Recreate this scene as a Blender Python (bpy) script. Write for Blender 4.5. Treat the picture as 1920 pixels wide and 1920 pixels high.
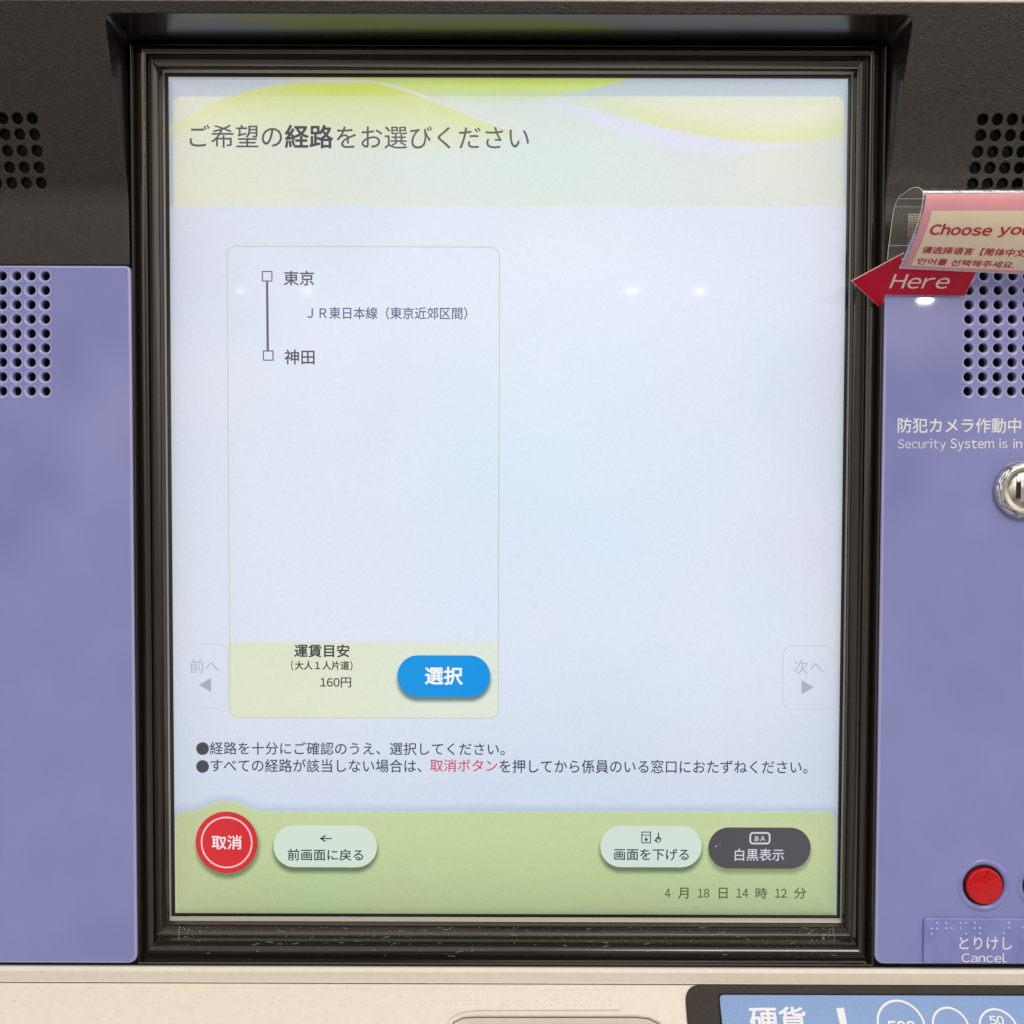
import bpy, bmesh, math, random
import numpy as np
from mathutils import Vector, Matrix

random.seed(7)
RNG = np.random.default_rng(11)
for _o in list(bpy.data.objects):
    bpy.data.objects.remove(_o, do_unlink=True)
SC = bpy.context.scene
COL = SC.collection
MM = 0.001                                   # everything below is measured in millimetres

# ------------------------------------------------------------------ camera
FOV = math.radians(50.0)
FPX = 960.0 / math.tan(FOV / 2)              # focal length in photo pixels (1920 wide)
CAM = np.array([2.1957, -428.12, 11.609])


def _rot(rx, ry, rz):
    cx, sx, cy, sy, cz, sz = (math.cos(rx), math.sin(rx), math.cos(ry), math.sin(ry), math.cos(rz), math.sin(rz))
    return (np.array([[cz, -sz, 0], [sz, cz, 0], [0, 0, 1]]) @ np.array([[cy, 0, sy], [0, 1, 0], [-sy, 0, cy]])
            @ np.array([[1, 0, 0], [0, cx, -sx], [0, sx, cx]]))


CM = _rot(math.radians(-2.045), math.radians(-0.169), math.radians(0.030))   # columns: right, forward, up
cam_data = bpy.data.cameras.new('camera')
cam_data.sensor_fit = 'HORIZONTAL'
cam_data.angle = FOV
cam_data.clip_start = 0.01
cam_data.clip_end = 100
cam = bpy.data.objects.new('camera', cam_data)
COL.objects.link(cam)
_m = Matrix.Identity(4)
for _r in range(3):
    _m[_r][0], _m[_r][1], _m[_r][2], _m[_r][3] = CM[_r, 0], CM[_r, 2], -CM[_r, 1], CAM[_r] * MM
cam.matrix_world = _m
SC.camera = cam

# ------------------------------------------------------------------ world, lamps, exposure
SC.render.engine = 'CYCLES'
SC.view_settings.view_transform = 'Standard'
SC.view_settings.look = 'None'
SC.view_settings.exposure = 0.0
SC.view_settings.gamma = 1.0
SC.cycles.max_bounces = 8
SC.cycles.transparent_max_bounces = 12
SC.cycles.use_denoising = True
SC.cycles.caustics_reflective = False
SC.cycles.caustics_refractive = False

W = bpy.data.worlds.new('World')
SC.world = W
W.use_nodes = True
_nt = W.node_tree
_bg = _nt.nodes['Background']
_tc = _nt.nodes.new('ShaderNodeTexCoord')
_nz = _nt.nodes.new('ShaderNodeTexNoise')
_nz.inputs['Scale'].default_value = 3.6
_nz.inputs['Detail'].default_value = 3.0
_rp = _nt.nodes.new('ShaderNodeValToRGB')
_rp.color_ramp.elements[0].position = 0.42
_rp.color_ramp.elements[0].color = (0.16, 0.155, 0.15, 1)
_rp.color_ramp.elements[1].position = 0.53
_rp.color_ramp.elements[1].color = (1.20, 1.155, 1.09, 1)
_nt.links.new(_tc.outputs['Generated'], _nz.inputs['Vector'])
_nt.links.new(_nz.outputs['Fac'], _rp.inputs['Fac'])
_sx = _nt.nodes.new('ShaderNodeSeparateXYZ')
_mr = _nt.nodes.new('ShaderNodeMapRange')
_mr.inputs['From Min'].default_value = -0.06
_mr.inputs['From Max'].default_value = 0.18
_mr.inputs['To Min'].default_value = 0.52
_mr.inputs['To Max'].default_value = 1.55
_mx = _nt.nodes.new('ShaderNodeVectorMath')
_mx.operation = 'SCALE'
_nt.links.new(_tc.outputs['Generated'], _sx.inputs[0])
_nt.links.new(_sx.outputs['Z'], _mr.inputs['Value'])
_nt.links.new(_rp.outputs['Color'], _mx.inputs[0])
_nt.links.new(_mr.outputs['Result'], _mx.inputs['Scale'])
_nt.links.new(_mx.outputs['Vector'], _bg.inputs['Color'])
_bg.inputs['Strength'].default_value = 0.90


def area_lamp(name, loc, target, sx, sy, watts, color, shape='RECTANGLE'):
    d = bpy.data.lights.new(name, 'AREA')
    d.shape = shape
    d.size = sx
    d.size_y = sy
    d.energy = watts
    d.color = color
    o = bpy.data.objects.new(name, d)
    COL.objects.link(o)
    o.location = loc
    o.rotation_euler = (Vector(target) - Vector(loc)).to_track_quat('-Z', 'Y').to_euler()
    return o


area_lamp('added_key_light', (0.8, -2.2, 1.45), (0, 0, 0), 1.2, 0.7, 25, (1.0, 0.955, 0.90))  # added key light, no fixture: set low in front to brighten the sign


# ------------------------------------------------------------------ pixel <-> place helpers (1920 px photo)
def ray(px, py):
    d = np.array([(px - 960.0) / FPX, 1.0, (960.0 - py) / FPX])
    return CM @ d


def at(px, py, y=0.0):
    d = ray(px, py)
    return CAM + d * ((y - CAM[1]) / d[1])


def at_x(px, py, x):
    d = ray(px, py)
    return CAM + d * ((x - CAM[0]) / d[0])


def at_plane(px, py, p0, n):
    d = ray(px, py)
    return CAM + d * (np.dot(np.asarray(p0) - CAM, n) / np.dot(d, n))


def pix(P):
    c = (np.asarray(P) - CAM) @ CM
    return np.stack([960 + FPX * c[..., 0] / c[..., 1], 960 - FPX * c[..., 2] / c[..., 1]], -1)


def smooth01(a, b, x):
    t = np.clip((np.asarray(x, float) - a) / (b - a), 0, 1)
    return t * t * (3 - 2 * t)


# ------------------------------------------------------------------ materials
def lin(r, g, b):
    return tuple(((c / 255) / 12.92 if c / 255 <= 0.04045 else ((c / 255 + 0.055) / 1.055) ** 2.4) for c in (r, g, b))


def pmat(name, base, rough=0.4, metal=0.0, spec=0.5, coat=0.0, coat_rough=0.05, ior=1.5, tint=(1, 1, 1)):
    m = bpy.data.materials.new(name)
    m.use_nodes = True
    p = m.node_tree.nodes['Principled BSDF']
    p.inputs['Base Color'].default_value = (*base, 1)
    p.inputs['Roughness'].default_value = rough
    p.inputs['Metallic'].default_value = metal
    p.inputs['Specular IOR Level'].default_value = spec
    p.inputs['IOR'].default_value = ior
    p.inputs['Specular Tint'].default_value = (*tint, 1)
    p.inputs['Coat Weight'].default_value = coat
    p.inputs['Coat Roughness'].default_value = coat_rough
    return m


def mottle(m, scale, amount, bump=0.0, bump_dist=0.0002, detail=4.0, rough_var=0.0, stretch=None):
    """fine grain: noise on the base colour, the roughness and a small bump, in object space"""
    nt = m.node_tree
    p = nt.nodes['Principled BSDF']
    tc = nt.nodes.new('ShaderNodeTexCoord')
    src = tc.outputs['Object']
    if stretch:
        mp = nt.nodes.new('ShaderNodeMapping')
        mp.inputs['Scale'].default_value = stretch
        nt.links.new(src, mp.inputs['Vector'])
        src = mp.outputs['Vector']
    nz = nt.nodes.new('ShaderNodeTexNoise')
    nz.inputs['Scale'].default_value = scale
    nz.inputs['Detail'].default_value = detail
    nt.links.new(src, nz.inputs['Vector'])
    base = tuple(p.inputs['Base Color'].default_value)[:3]
    rp = nt.nodes.new('ShaderNodeValToRGB')
    rp.color_ramp.elements[0].position = 0.3
    rp.color_ramp.elements[1].position = 0.7
    rp.color_ramp.elements[0].color = (*[max(0, c * (1 - amount)) for c in base], 1)
    rp.color_ramp.elements[1].color = (*[min(1, c * (1 + amount)) for c in base], 1)
    nt.links.new(nz.outputs['Fac'], rp.inputs['Fac'])
    nt.links.new(rp.outputs['Color'], p.inputs['Base Color'])
    if bump:
        bp = nt.nodes.new('ShaderNodeBump')
        bp.inputs['Strength'].default_value = bump
        bp.inputs['Distance'].default_value = bump_dist
        nt.links.new(nz.outputs['Fac'], bp.inputs['Height'])
        nt.links.new(bp.outputs['Normal'], p.inputs['Normal'])
    if rough_var:
        n2 = nt.nodes.new('ShaderNodeTexNoise')
        n2.inputs['Scale'].default_value = scale * 0.06
        n2.inputs['Detail'].default_value = 5
        nt.links.new(tc.outputs['Object'], n2.inputs['Vector'])
        mr = nt.nodes.new('ShaderNodeMapRange')
        r0 = p.inputs['Roughness'].default_value
        mr.inputs['From Min'].default_value = 0.3
        mr.inputs['From Max'].default_value = 0.7
        mr.inputs['To Min'].default_value = max(0.02, r0 - rough_var)
        mr.inputs['To Max'].default_value = r0 + rough_var
        nt.links.new(n2.outputs['Fac'], mr.inputs['Value'])
        nt.links.new(mr.outputs['Result'], p.inputs['Roughness'])
    return m


def emat(name, rgb, rough=0.16, gain=1.0):
    """a lit part of the display under its glossy touch film"""
    m = pmat(name, (0.004, 0.004, 0.004), rough, spec=0.3)
    p = m.node_tree.nodes['Principled BSDF']
    p.inputs['Emission Color'].default_value = (*lin(*rgb), 1)
    p.inputs['Emission Strength'].default_value = gain
    m.cycles.emission_sampling = 'NONE'
    return m


M = {}
M['brown'] = mottle(pmat('brown_plastic', (0.0055, 0.0038, 0.0025), 0.27, spec=0.66, tint=(1, 0.90, 0.82)), 1900, 0.8, 1.0, 0.00034, 3, 0.04)
M['brown_matt'] = mottle(pmat('dark_brown_matt_plastic', (0.024, 0.019, 0.015), 0.5, spec=0.3, tint=(1, 0.9, 0.82)), 2300, 0.4, 0.8, 0.00012, 2)
M['gloss'] = pmat('glossy_black_plastic', (0.014, 0.011, 0.0095), 0.17, spec=0.7, ior=1.6)
M['frame'] = mottle(pmat('dark_frame_plastic', (0.0115, 0.0088, 0.0066), 0.12, spec=0.65, ior=1.6, tint=(1, 0.93, 0.85)), 900, 0.20, 0.06, 0.00005, 4, 0.05)
M['seal'] = pmat('pale_gasket', (0.40, 0.36, 0.30), 0.35)
M['matrix'] = mottle(pmat('black_glass_border', (0.010, 0.011, 0.013), 0.16, spec=0.6), 1800, 0.5, 0, 0, 4)
M['purple'] = mottle(pmat('lilac_acrylic', (0.238, 0.25, 0.53), 0.03, spec=0.62), 45, 0.04, 0, 0, 5, 0.0)
M['rim'] = pmat('lilac_painted_edge_glow', (0.37, 0.37, 0.62), 0.06)  # lighter lilac on the bevels: glow of the acrylic edges put into the colour
M['purple2'] = mottle(pmat('blue_lilac_acrylic', (0.235, 0.245, 0.54), 0.2), 120, 0.10, 0, 0, 5)
M['beige'] = mottle(pmat('warm_white_plastic', (0.735, 0.662, 0.565), 0.42), 420, 0.035, 0.10, 0.0001, 6)


def specks(m, scale, lo, hi, dark):
    """grime: sparse dark flecks over whatever colour the material already has"""
    nt = m.node_tree
    p = nt.nodes['Principled BSDF']
    src = p.inputs['Base Color'].links[0].from_socket
    tc = nt.nodes.new('ShaderNodeTexCoord')
    nz = nt.nodes.new('ShaderNodeTexNoise')
    nz.inputs['Scale'].default_value = scale
    nz.inputs['Detail'].default_value = 2
    nz.inputs['Distortion'].default_value = 1.5
    rp = nt.nodes.new('ShaderNodeValToRGB')
    rp.color_ramp.elements[0].position = lo
    rp.color_ramp.elements[0].color = (1, 1, 1, 1)
    rp.color_ramp.elements[1].position = hi
    rp.color_ramp.elements[1].color = (dark, dark, dark, 1)
    mx = nt.nodes.new('ShaderNodeMix')
    mx.data_type = 'RGBA'
    mx.blend_type = 'MULTIPLY'
    mx.inputs[0].default_value = 1.0
    nt.links.new(tc.outputs['Object'], nz.inputs['Vector'])
    nt.links.new(nz.outputs['Fac'], rp.inputs['Fac'])
    nt.links.new(src, mx.inputs[6])
    nt.links.new(rp.outputs['Color'], mx.inputs[7])
    nt.links.new(mx.outputs[2], p.inputs['Base Color'])


specks(M['beige'], 800, 0.66, 0.76, 0.74)
M['black'] = pmat('black_void', (0.004, 0.004, 0.004), 0.7)
M['white'] = pmat('white_print', (0.80, 0.78, 0.80), 0.5)
M['blueplate'] = mottle(pmat('blue_print_plate', (0.18, 0.30, 0.56), 0.38), 1500, 0.06, 0.1, 0.00005)
M['red'] = mottle(pmat('red_button_plastic', (0.56, 0.002, 0.006), 0.09, spec=0.5), 330, 0.12, 0.35, 0.0006, 3)
M['navy'] = pmat('navy_button_plastic', (0.02, 0.03, 0.075), 0.2)
M['nickel'] = mottle(pmat('nickel', (0.66, 0.60, 0.52), 0.20, metal=1.0), 700, 0.08, 0.12, 0.00008, 3)
M['chrome'] = pmat('chrome', (0.62, 0.61, 0.62), 0.07, metal=1.0)
M['pink'] = mottle(pmat('pink_paper', (0.87, 0.375, 0.405), 0.30), 60, 0.06, 0.1, 0.0003, 5)
M['cream'] = mottle(pmat('cream_paper', (0.97, 0.79, 0.56), 0.35), 80, 0.04, 0.1, 0.0003, 5)
M['crimson'] = mottle(pmat('red_print', (0.60, 0.002, 0.022), 0.30, spec=0.35), 70, 0.10, 0.15, 0.0003, 5)
M['darkred'] = pmat('dark_red_print', (0.58, 0.028, 0.030), 0.4)
M['palepink'] = pmat('pale_pink_print', (0.95, 0.75, 0.66), 0.5)
M['gauze'] = pmat('white_gauze', (0.66, 0.58, 0.47), 0.8)
M['edge'] = pmat('film_edge', (0.72, 0.70, 0.66), 0.2)
M['bright_dot'] = pmat('lightened_beige_dot', (0.80, 0.74, 0.64), 0.12)  # same moulded beige, lightened so lamp glints on the dots are in the colour
M['matt'] = pmat('matt_black', (0.008, 0.007, 0.006), 0.6, spec=0.2)
M['dust'] = pmat('pale_dust', (0.55, 0.52, 0.48), 0.9)


def film_material():
    m = bpy.data.materials.new('clear_film')
    m.use_nodes = True
    nt = m.node_tree
    out = nt.nodes['Material Output']
    nt.nodes.remove(nt.nodes['Principled BSDF'])
    tr = nt.nodes.new('ShaderNodeBsdfTransparent')
    tr.inputs['Color'].default_value = (0.93, 0.92, 0.90, 1)
    gl = nt.nodes.new('ShaderNodeBsdfGlossy')
    gl.inputs['Roughness'].default_value = 0.07
    tc = nt.nodes.new('ShaderNodeTexCoord')
    nz = nt.nodes.new('ShaderNodeTexNoise')
    nz.inputs['Scale'].default_value = 150
    nz.inputs['Detail'].default_value = 3
    bp = nt.nodes.new('ShaderNodeBump')
    bp.inputs['Strength'].default_value = 0.5
    bp.inputs['Distance'].default_value = 0.0008
    nt.links.new(tc.outputs['Object'], nz.inputs['Vector'])
    nt.links.new(nz.outputs['Fac'], bp.inputs['Height'])
    nt.links.new(bp.outputs['Normal'], gl.inputs['Normal'])
    df = nt.nodes.new('ShaderNodeBsdfDiffuse')
    df.inputs['Color'].default_value = (0.7, 0.69, 0.66, 1)
    fr = nt.nodes.new('ShaderNodeFresnel')
    fr.inputs['IOR'].default_value = 1.5
    m1 = nt.nodes.new('ShaderNodeMixShader')
    m2 = nt.nodes.new('ShaderNodeMixShader')
    m1.inputs['Fac'].default_value = 0.13
    nt.links.new(tr.outputs[0], m1.inputs[1])
    nt.links.new(df.outputs[0], m1.inputs[2])
    nt.links.new(fr.outputs[0], m2.inputs['Fac'])
    nt.links.new(m1.outputs[0], m2.inputs[1])
    nt.links.new(gl.outputs[0], m2.inputs[2])
    nt.links.new(m2.outputs[0], out.inputs['Surface'])
    return m


M['film'] = film_material()


# ------------------------------------------------------------------ objects
def thing(name, label, cat, loc=(0, 0, 0), group=None):
    o = bpy.data.objects.new(name, None)
    o.empty_display_size = 0.05
    COL.objects.link(o)
    o.location = [c * MM for c in loc]
    o['label'] = label
    o['category'] = cat
    if group:
        o['group'] = group
    return o


def link(name, me, mat, parent, kind=None, label=None):
    o = bpy.data.objects.new(name, me)
    COL.objects.link(o)
    if mat is not None:
        me.materials.append(mat)
    if parent is not None:
        o.parent = parent
        root = parent
        off = Vector((0, 0, 0))
        while root is not None:
            off += root.location
            root = root.parent
        o.location = -off                       # mesh points are kept in world millimetres
    if kind:
        o['kind'] = kind
    if label:
        o['label'] = label
    return o


def poly_mesh(name, verts, faces, mat, parent, smooth=None, **kw):
    me = bpy.data.meshes.new(name)
    me.from_pydata([tuple(np.asarray(v) * MM) for v in verts], [], faces)
    me.update()
    if smooth is not None:
        for p in me.polygons:
            p.use_smooth = True
        me.set_sharp_from_angle(angle=math.radians(smooth))
    return link(name, me, mat, parent, **kw)


FRONT = (np.array([0, 0, 0.]), np.array([1., 0, 0]), np.array([0, 0, 1.]), np.array([0, -1., 0]))


def front_frame(y):
    return (np.array([0, y, 0.]), FRONT[1], FRONT[2], FRONT[3])


def to_world(fr, u, v, w=0.0):
    return fr[0] + fr[1] * u + fr[2] * v + fr[3] * w


def rrect(x0, y0, x1, y1, r, n=6, inset=0.0):
    x0 += inset; y0 += inset; x1 -= inset; y1 -= inset
    r = max(0.05, r - inset)
    pts = []
    for cx, cy, a0 in ((x1 - r, y0 + r, -90), (x1 - r, y1 - r, 0), (x0 + r, y1 - r, 90), (x0 + r, y0 + r, 180)):
        for k in range(n + 1):
            a = math.radians(a0 + 90 * k / n)
            pts.append((cx + r * math.cos(a), cy + r * math.sin(a)))
    return pts


def circle(cx, cy, r, n=24):
    return [(cx + r * math.cos(2 * math.pi * k / n), cy + r * math.sin(2 * math.pi * k / n)) for k in range(n)]


def inset_poly(pts, d):
    P = np.array(pts, float)
    area = 0.5 * np.sum(P[:, 0] * np.roll(P[:, 1], -1) - np.roll(P[:, 0], -1) * P[:, 1])
    s = 1 if area > 0 else -1
    a = P - np.roll(P, 1, 0)
    b = np.roll(P, -1, 0) - P
    na = np.stack([-a[:, 1], a[:, 0]], 1) * s
    nb = np.stack([-b[:, 1], b[:, 0]], 1) * s
    na /= np.linalg.norm(na, axis=1)[:, None]
    nb /= np.linalg.norm(nb, axis=1)[:, None]
    m = na + nb
    den = np.maximum(0.35, (m * na).sum(1))
    return [tuple(p) for p in P + m / den[:, None] * d]


def round_poly(pts, radii, n=5):
    out = []
    N = len(pts)
    for i, p in enumerate(pts):
        r = radii[i] if not isinstance(radii, (int, float)) else radii
        p = np.array(p, float)
        if r <= 0:
            out.append(tuple(p)); continue
        a = np.array(pts[i - 1], float) - p
        b = np.array(pts[(i + 1) % N], float) - p
        la, lb = np.linalg.norm(a), np.linalg.norm(b)
        t = min(r, 0.45 * la, 0.45 * lb)
        A, B = p + a / la * t, p + b / lb * t
        for k in range(n + 1):
            s = k / n
            out.append(tuple((1 - s) ** 2 * A + 2 * s * (1 - s) * p + s * s * B))
    return out


def curve_mesh(outline, holes, thick, bevel, res=3):
    """flat plate in local XY, front face at z=0, holes cut through, all rims rounded"""
    cu = bpy.data.curves.new('plate', 'CURVE')
    cu.dimensions = '2D'
    cu.fill_mode = 'BOTH'
    cu.extrude = max(0.0, thick / 2 - bevel) * MM
    cu.bevel_depth = bevel * MM
    cu.bevel_resolution = res
    for k, pts in enumerate([outline] + list(holes)):
        a = sum(pts[i - 1][0] * pts[i][1] - pts[i][0] * pts[i - 1][1] for i in range(len(pts)))
        if (a > 0) == (k > 0):
            pts = pts[::-1]
        sp = cu.splines.new('POLY')
        sp.points.add(len(pts) - 1)
        sp.use_cyclic_u = True
        for q, p in zip(sp.points, pts):
            q.co = (p[0] * MM, p[1] * MM, 0, 1)
    ob = bpy.data.objects.new('plate', cu)
    COL.objects.link(ob)
    dg = bpy.context.evaluated_depsgraph_get()
    me = bpy.data.meshes.new_from_object(ob.evaluated_get(dg))
    bpy.data.objects.remove(ob)
    bpy.data.curves.remove(cu)
    me.materials.clear()
    return me


def set_coords(me, W_):
    me.vertices.foreach_set('co', np.asarray(W_, np.float32).ravel())
    me.update()


def get_coords(me):
    a = np.empty(len(me.vertices) * 3, np.float32)
    me.vertices.foreach_get('co', a)
    return a.reshape(-1, 3).astype(float)


def plate(name, outline, holes, thick, bevel, mat, parent, fr, bend=None, cuts=(), rim_mat=None, **kw):
    ol = inset_poly(outline, bevel) if bevel else outline
    hl = [inset_poly(h, -bevel) if bevel else h for h in holes]
    me = curve_mesh(ol, hl, thick, bevel)
    bm = bmesh.new()
    bm.from_mesh(me)
    bmesh.ops.remove_doubles(bm, verts=bm.verts, dist=1e-6)
    for c in cuts:
        bmesh.ops.bisect_plane(bm, geom=bm.verts[:] + bm.edges[:] + bm.faces[:], plane_co=(0, c * MM, 0), plane_no=(0, 1, 0))
    bmesh.ops.recalc_face_normals(bm, faces=bm.faces)
    bm.to_mesh(me)
    bm.free()
    P = get_coords(me) / MM
    P[:, 2] -= thick / 2
    Wd = fr[0] + P[:, :1] * fr[1] + P[:, 1:2] * fr[2] + P[:, 2:3] * fr[3]
    if bend is not None:
        Wd[:, 1] += bend(Wd[:, 2])
    set_coords(me, Wd * MM)
    depth = P[:, 2]
    me.set_sharp_from_angle(angle=math.radians(28))
    for p in me.polygons:
        d = [depth[i] for i in p.vertices]
        p.use_smooth = max(d) - min(d) > 1e-3
    sh = me.attributes.get('sharp_edge') or me.attributes.new('sharp_edge', 'BOOLEAN', 'EDGE')
    rim = set()
    for p in me.polygons:
        if not p.use_smooth:
            rim.update(p.edge_keys)
    for e in me.edges:
        if e.key in rim:
            sh.data[e.index].value = True
    me.name = name
    o = link(name, me, mat, parent, **kw)
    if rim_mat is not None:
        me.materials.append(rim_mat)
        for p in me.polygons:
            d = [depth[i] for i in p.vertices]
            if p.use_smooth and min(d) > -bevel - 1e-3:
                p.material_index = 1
    return o


def lathe(name, prof, c, mat, parent, n=48, fr=FRONT, **kw):
    """prof: (radius, height toward the viewer) from the outside in"""
    V, F = [], []
    for r, h in prof:
        for k in range(n):
            a = 2 * math.pi * k / n
            V.append(c + fr[1] * (r * math.cos(a)) + fr[2] * (r * math.sin(a)) + fr[3] * h)
    for i in range(len(prof) - 1):
        for k in range(n):
            F.append((i * n + k, i * n + (k + 1) % n, (i + 1) * n + (k + 1) % n, (i + 1) * n + k))
    if prof[-1][0] > 1e-4:
        F.append(tuple((len(prof) - 1) * n + k for k in range(n)))
    return poly_mesh(name, V, F, mat, parent, smooth=35, **kw)


def tube(pts, r, n=6):
    V, F = [], []
    pts = [np.asarray(p, float) for p in pts]
    for i, p in enumerate(pts):
        t = pts[min(i + 1, len(pts) - 1)] - pts[max(i - 1, 0)]
        t /= np.linalg.norm(t) + 1e-9
        a = np.cross(t, [1, 0.3, 0.2]); a /= np.linalg.norm(a) + 1e-9
        b = np.cross(t, a)
        for k in range(n):
            q = 2 * math.pi * k / n
            V.append(p + r * (a * math.cos(q) + b * math.sin(q)))
    for i in range(len(pts) - 1):
        for k in range(n):
            F.append((i * n + k, i * n + (k + 1) % n, (i + 1) * n + (k + 1) % n, (i + 1) * n + k))
    return V, F


# ------------------------------------------------------------------ lettering
_gcache = {}


def run_mesh(body, weight):
    key = (body, weight)
    if key in _gcache:
        return _gcache[key]
    cu = bpy.data.curves.new('run', 'FONT')
    cu.body = body
    cu.resolution_u = 4
    cu.offset = weight
    ob = bpy.data.objects.new('run', cu)
    COL.objects.link(ob)
    dg = bpy.context.evaluated_depsgraph_get()
    me = bpy.data.meshes.new_from_object(ob.evaluated_get(dg))
    V = get_coords(me)[:, :2]
    F = [tuple(p.vertices) for p in me.polygons]
    bpy.data.objects.remove(ob)
    bpy.data.curves.remove(cu)
    bpy.data.meshes.remove(me)
    _gcache[key] = (V, F)
    return V, F


def wide(s):
    return ''.join(chr(ord(c) + 0xFEE0) if '!' <= c <= '~' else c for c in s)


def shape_text(body, weight=0.0, latin=False, gap=0.085, bold=0.0, space=0.27):
    """2-D outline faces of a line of text; latin letters are set one by one from the wide sans glyphs"""
    V, F = [], []
    if latin:
        x = 0.0
        for ch in body:
            if ch == ' ':
                x += space; continue
            v, f = run_mesh(wide(ch), weight)
            w0, w1 = v[:, 0].min(), v[:, 0].max()
            o = len(V)
            V += [(a - w0 + x, b) for a, b in v]
            F += [tuple(i + o for i in q) for q in f]
            x += (w1 - w0) + gap
    else:
        v, f = run_mesh(body, weight)
        V = [tuple(p) for p in v]
        F = list(f)
    V = np.array(V)
    Z = np.zeros(len(V))
    if bold:                                     # heavier strokes: the outline laid over itself a hair to the side
        n = len(V)
        VV, ZZ, FF = [V], [Z], list(F)
        for k, (dx, dy) in enumerate(((bold, 0), (-bold, 0), (0, bold), (0, -bold), (.7 * bold, .7 * bold), (-.7 * bold, .7 * bold),
                                      (.7 * bold, -.7 * bold), (-.7 * bold, -.7 * bold))):
            VV.append(V + np.array([dx, dy]))
            ZZ.append(np.full(n, (k + 1.0)))
            FF += [tuple(i + n * (k + 1) for i in q) for q in F]
        V = np.concatenate(VV); Z = np.concatenate(ZZ); F = FF
    return V, F, Z


def text(name, body, box, mat, parent, plane=None, lift=0.1, slant=0.0, mapper=None, **kw):
    """box = ink box (x0, y0, x1, y1) in photo pixels on the given plane (p0, n, ex, ey)"""
    skw = {k: kw.pop(k) for k in ('weight', 'latin', 'gap', 'bold', 'space') if k in kw}
    V, F, Z = shape_text(body, **skw)
    lo, hi = V.min(0), V.max(0)
    U = (V - lo) / (hi - lo)
    if slant:
        U[:, 0] += slant * U[:, 1]
    x0, y0, x1, y1 = box
    if mapper is None:
        p0, n, ex, ey = plane
        n = np.asarray(n, float)
        xm, ym = (x0 + x1) / 2, (y0 + y1) / 2
        A, B = at_plane(x0, ym, p0, n), at_plane(x1, ym, p0, n)
        T, Bt = at_plane(xm, y0, p0, n), at_plane(xm, y1, p0, n)
        o = A + ey * np.dot(Bt - A, ey)
        wu, hv = np.dot(B - A, ex), np.dot(T - Bt, ey)
        P = o + np.outer(U[:, 0] * wu, ex) + np.outer(U[:, 1] * hv, ey) + np.outer(lift + Z * 0.006, n)
    else:
        P = mapper(U, Z)
    me = bpy.data.meshes.new(name)
    me.from_pydata([tuple(p) for p in P * MM], [], F)
    me.update()
    return link(name, me, mat, parent, **kw)


EX, EZ = np.array([1., 0, 0]), np.array([0, 0, 1.])
NF = np.array([0, -1., 0])


def fplane(y):
    return (np.array([0, y, 0.]), NF, EX, EZ)


# ================================================================== THE MACHINE
machine = thing('ticket_machine', 'lilac and dark brown railway ticket vending machine with a lit touch screen', 'ticket machine', (0, 20, -230))
ZP = 14.0                                        # depth of the display behind the lilac panels

# ---- dark body behind everything
poly_mesh('inner_body', [(-260, 30, -230), (260, 30, -230), (260, 30, 230), (-260, 30, 230)] + [(-260, 90, -230), (260, 90, -230), (260, 90, 230), (-260, 90, 230)],
          [(0, 1, 2, 3), (4, 7, 6, 5), (0, 4, 5, 1), (1, 5, 6, 2), (2, 6, 7, 3), (3, 7, 4, 0)], M['black'], machine)


# ---- top plate with the speaker holes, bent outward into a visor
Z_BEND = at(900, 366, 0)[2]
Z_TOP = at(960, 2, -20)[2]


def bend(z):
    t = (np.asarray(z, float) - Z_BEND)
    w = 5.0                                      # soft knee
    s = np.where(t < -w, 0, np.where(t > w, t, (t + w) ** 2 / (4 * w)))
    return -s * (20.0 / (Z_TOP - Z_BEND))


def on_top(px, py):
    y = 0.0
    for _ in range(6):
        p = at(px, py, y)
        y = float(bend(p[2]))
    return p


def xz(p):
    return (p[0], p[2])


open_px = [(243, 497), (240.5, 372), (194.5, 24), (1714, 28), (1659.5, 372), (1657, 497)]
open_xz = [xz(on_top(*p)) for p in open_px]
ol = [(-258, open_xz[0][1])] + [open_xz[0]] + open_xz[1:5] + [open_xz[5], (258, open_xz[5][1]), (258, Z_TOP), (-258, Z_TOP)]
ol = round_poly(ol, [0, 0.6, 26, 4.2, 4.2, 26, 0.6, 0, 1, 1], 8)
top_holes = []
for r, (ly, lx, rx, ry) in enumerate(((222, 60, 1843, 224), (252, 64.5, 1839, 254), (283, 69, 1833.5, 285), (314, 73, 1828.5, 315), (343, 77, 1824, 345))):
    for c in range(4):
        top_holes.append(circle(*xz(on_top(lx - c * 27.8, ly)), 2.05, 20))
        top_holes.append(circle(*xz(on_top(rx + c * 27.8, ry)), 2.05, 20))
plate('top_plate', ol, top_holes, 3.0, 0.35, M['brown'], machine, front_frame(0.0), bend=bend,
      cuts=[Z_BEND + d * 0.5 for d in range(-11, 12)])

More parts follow.
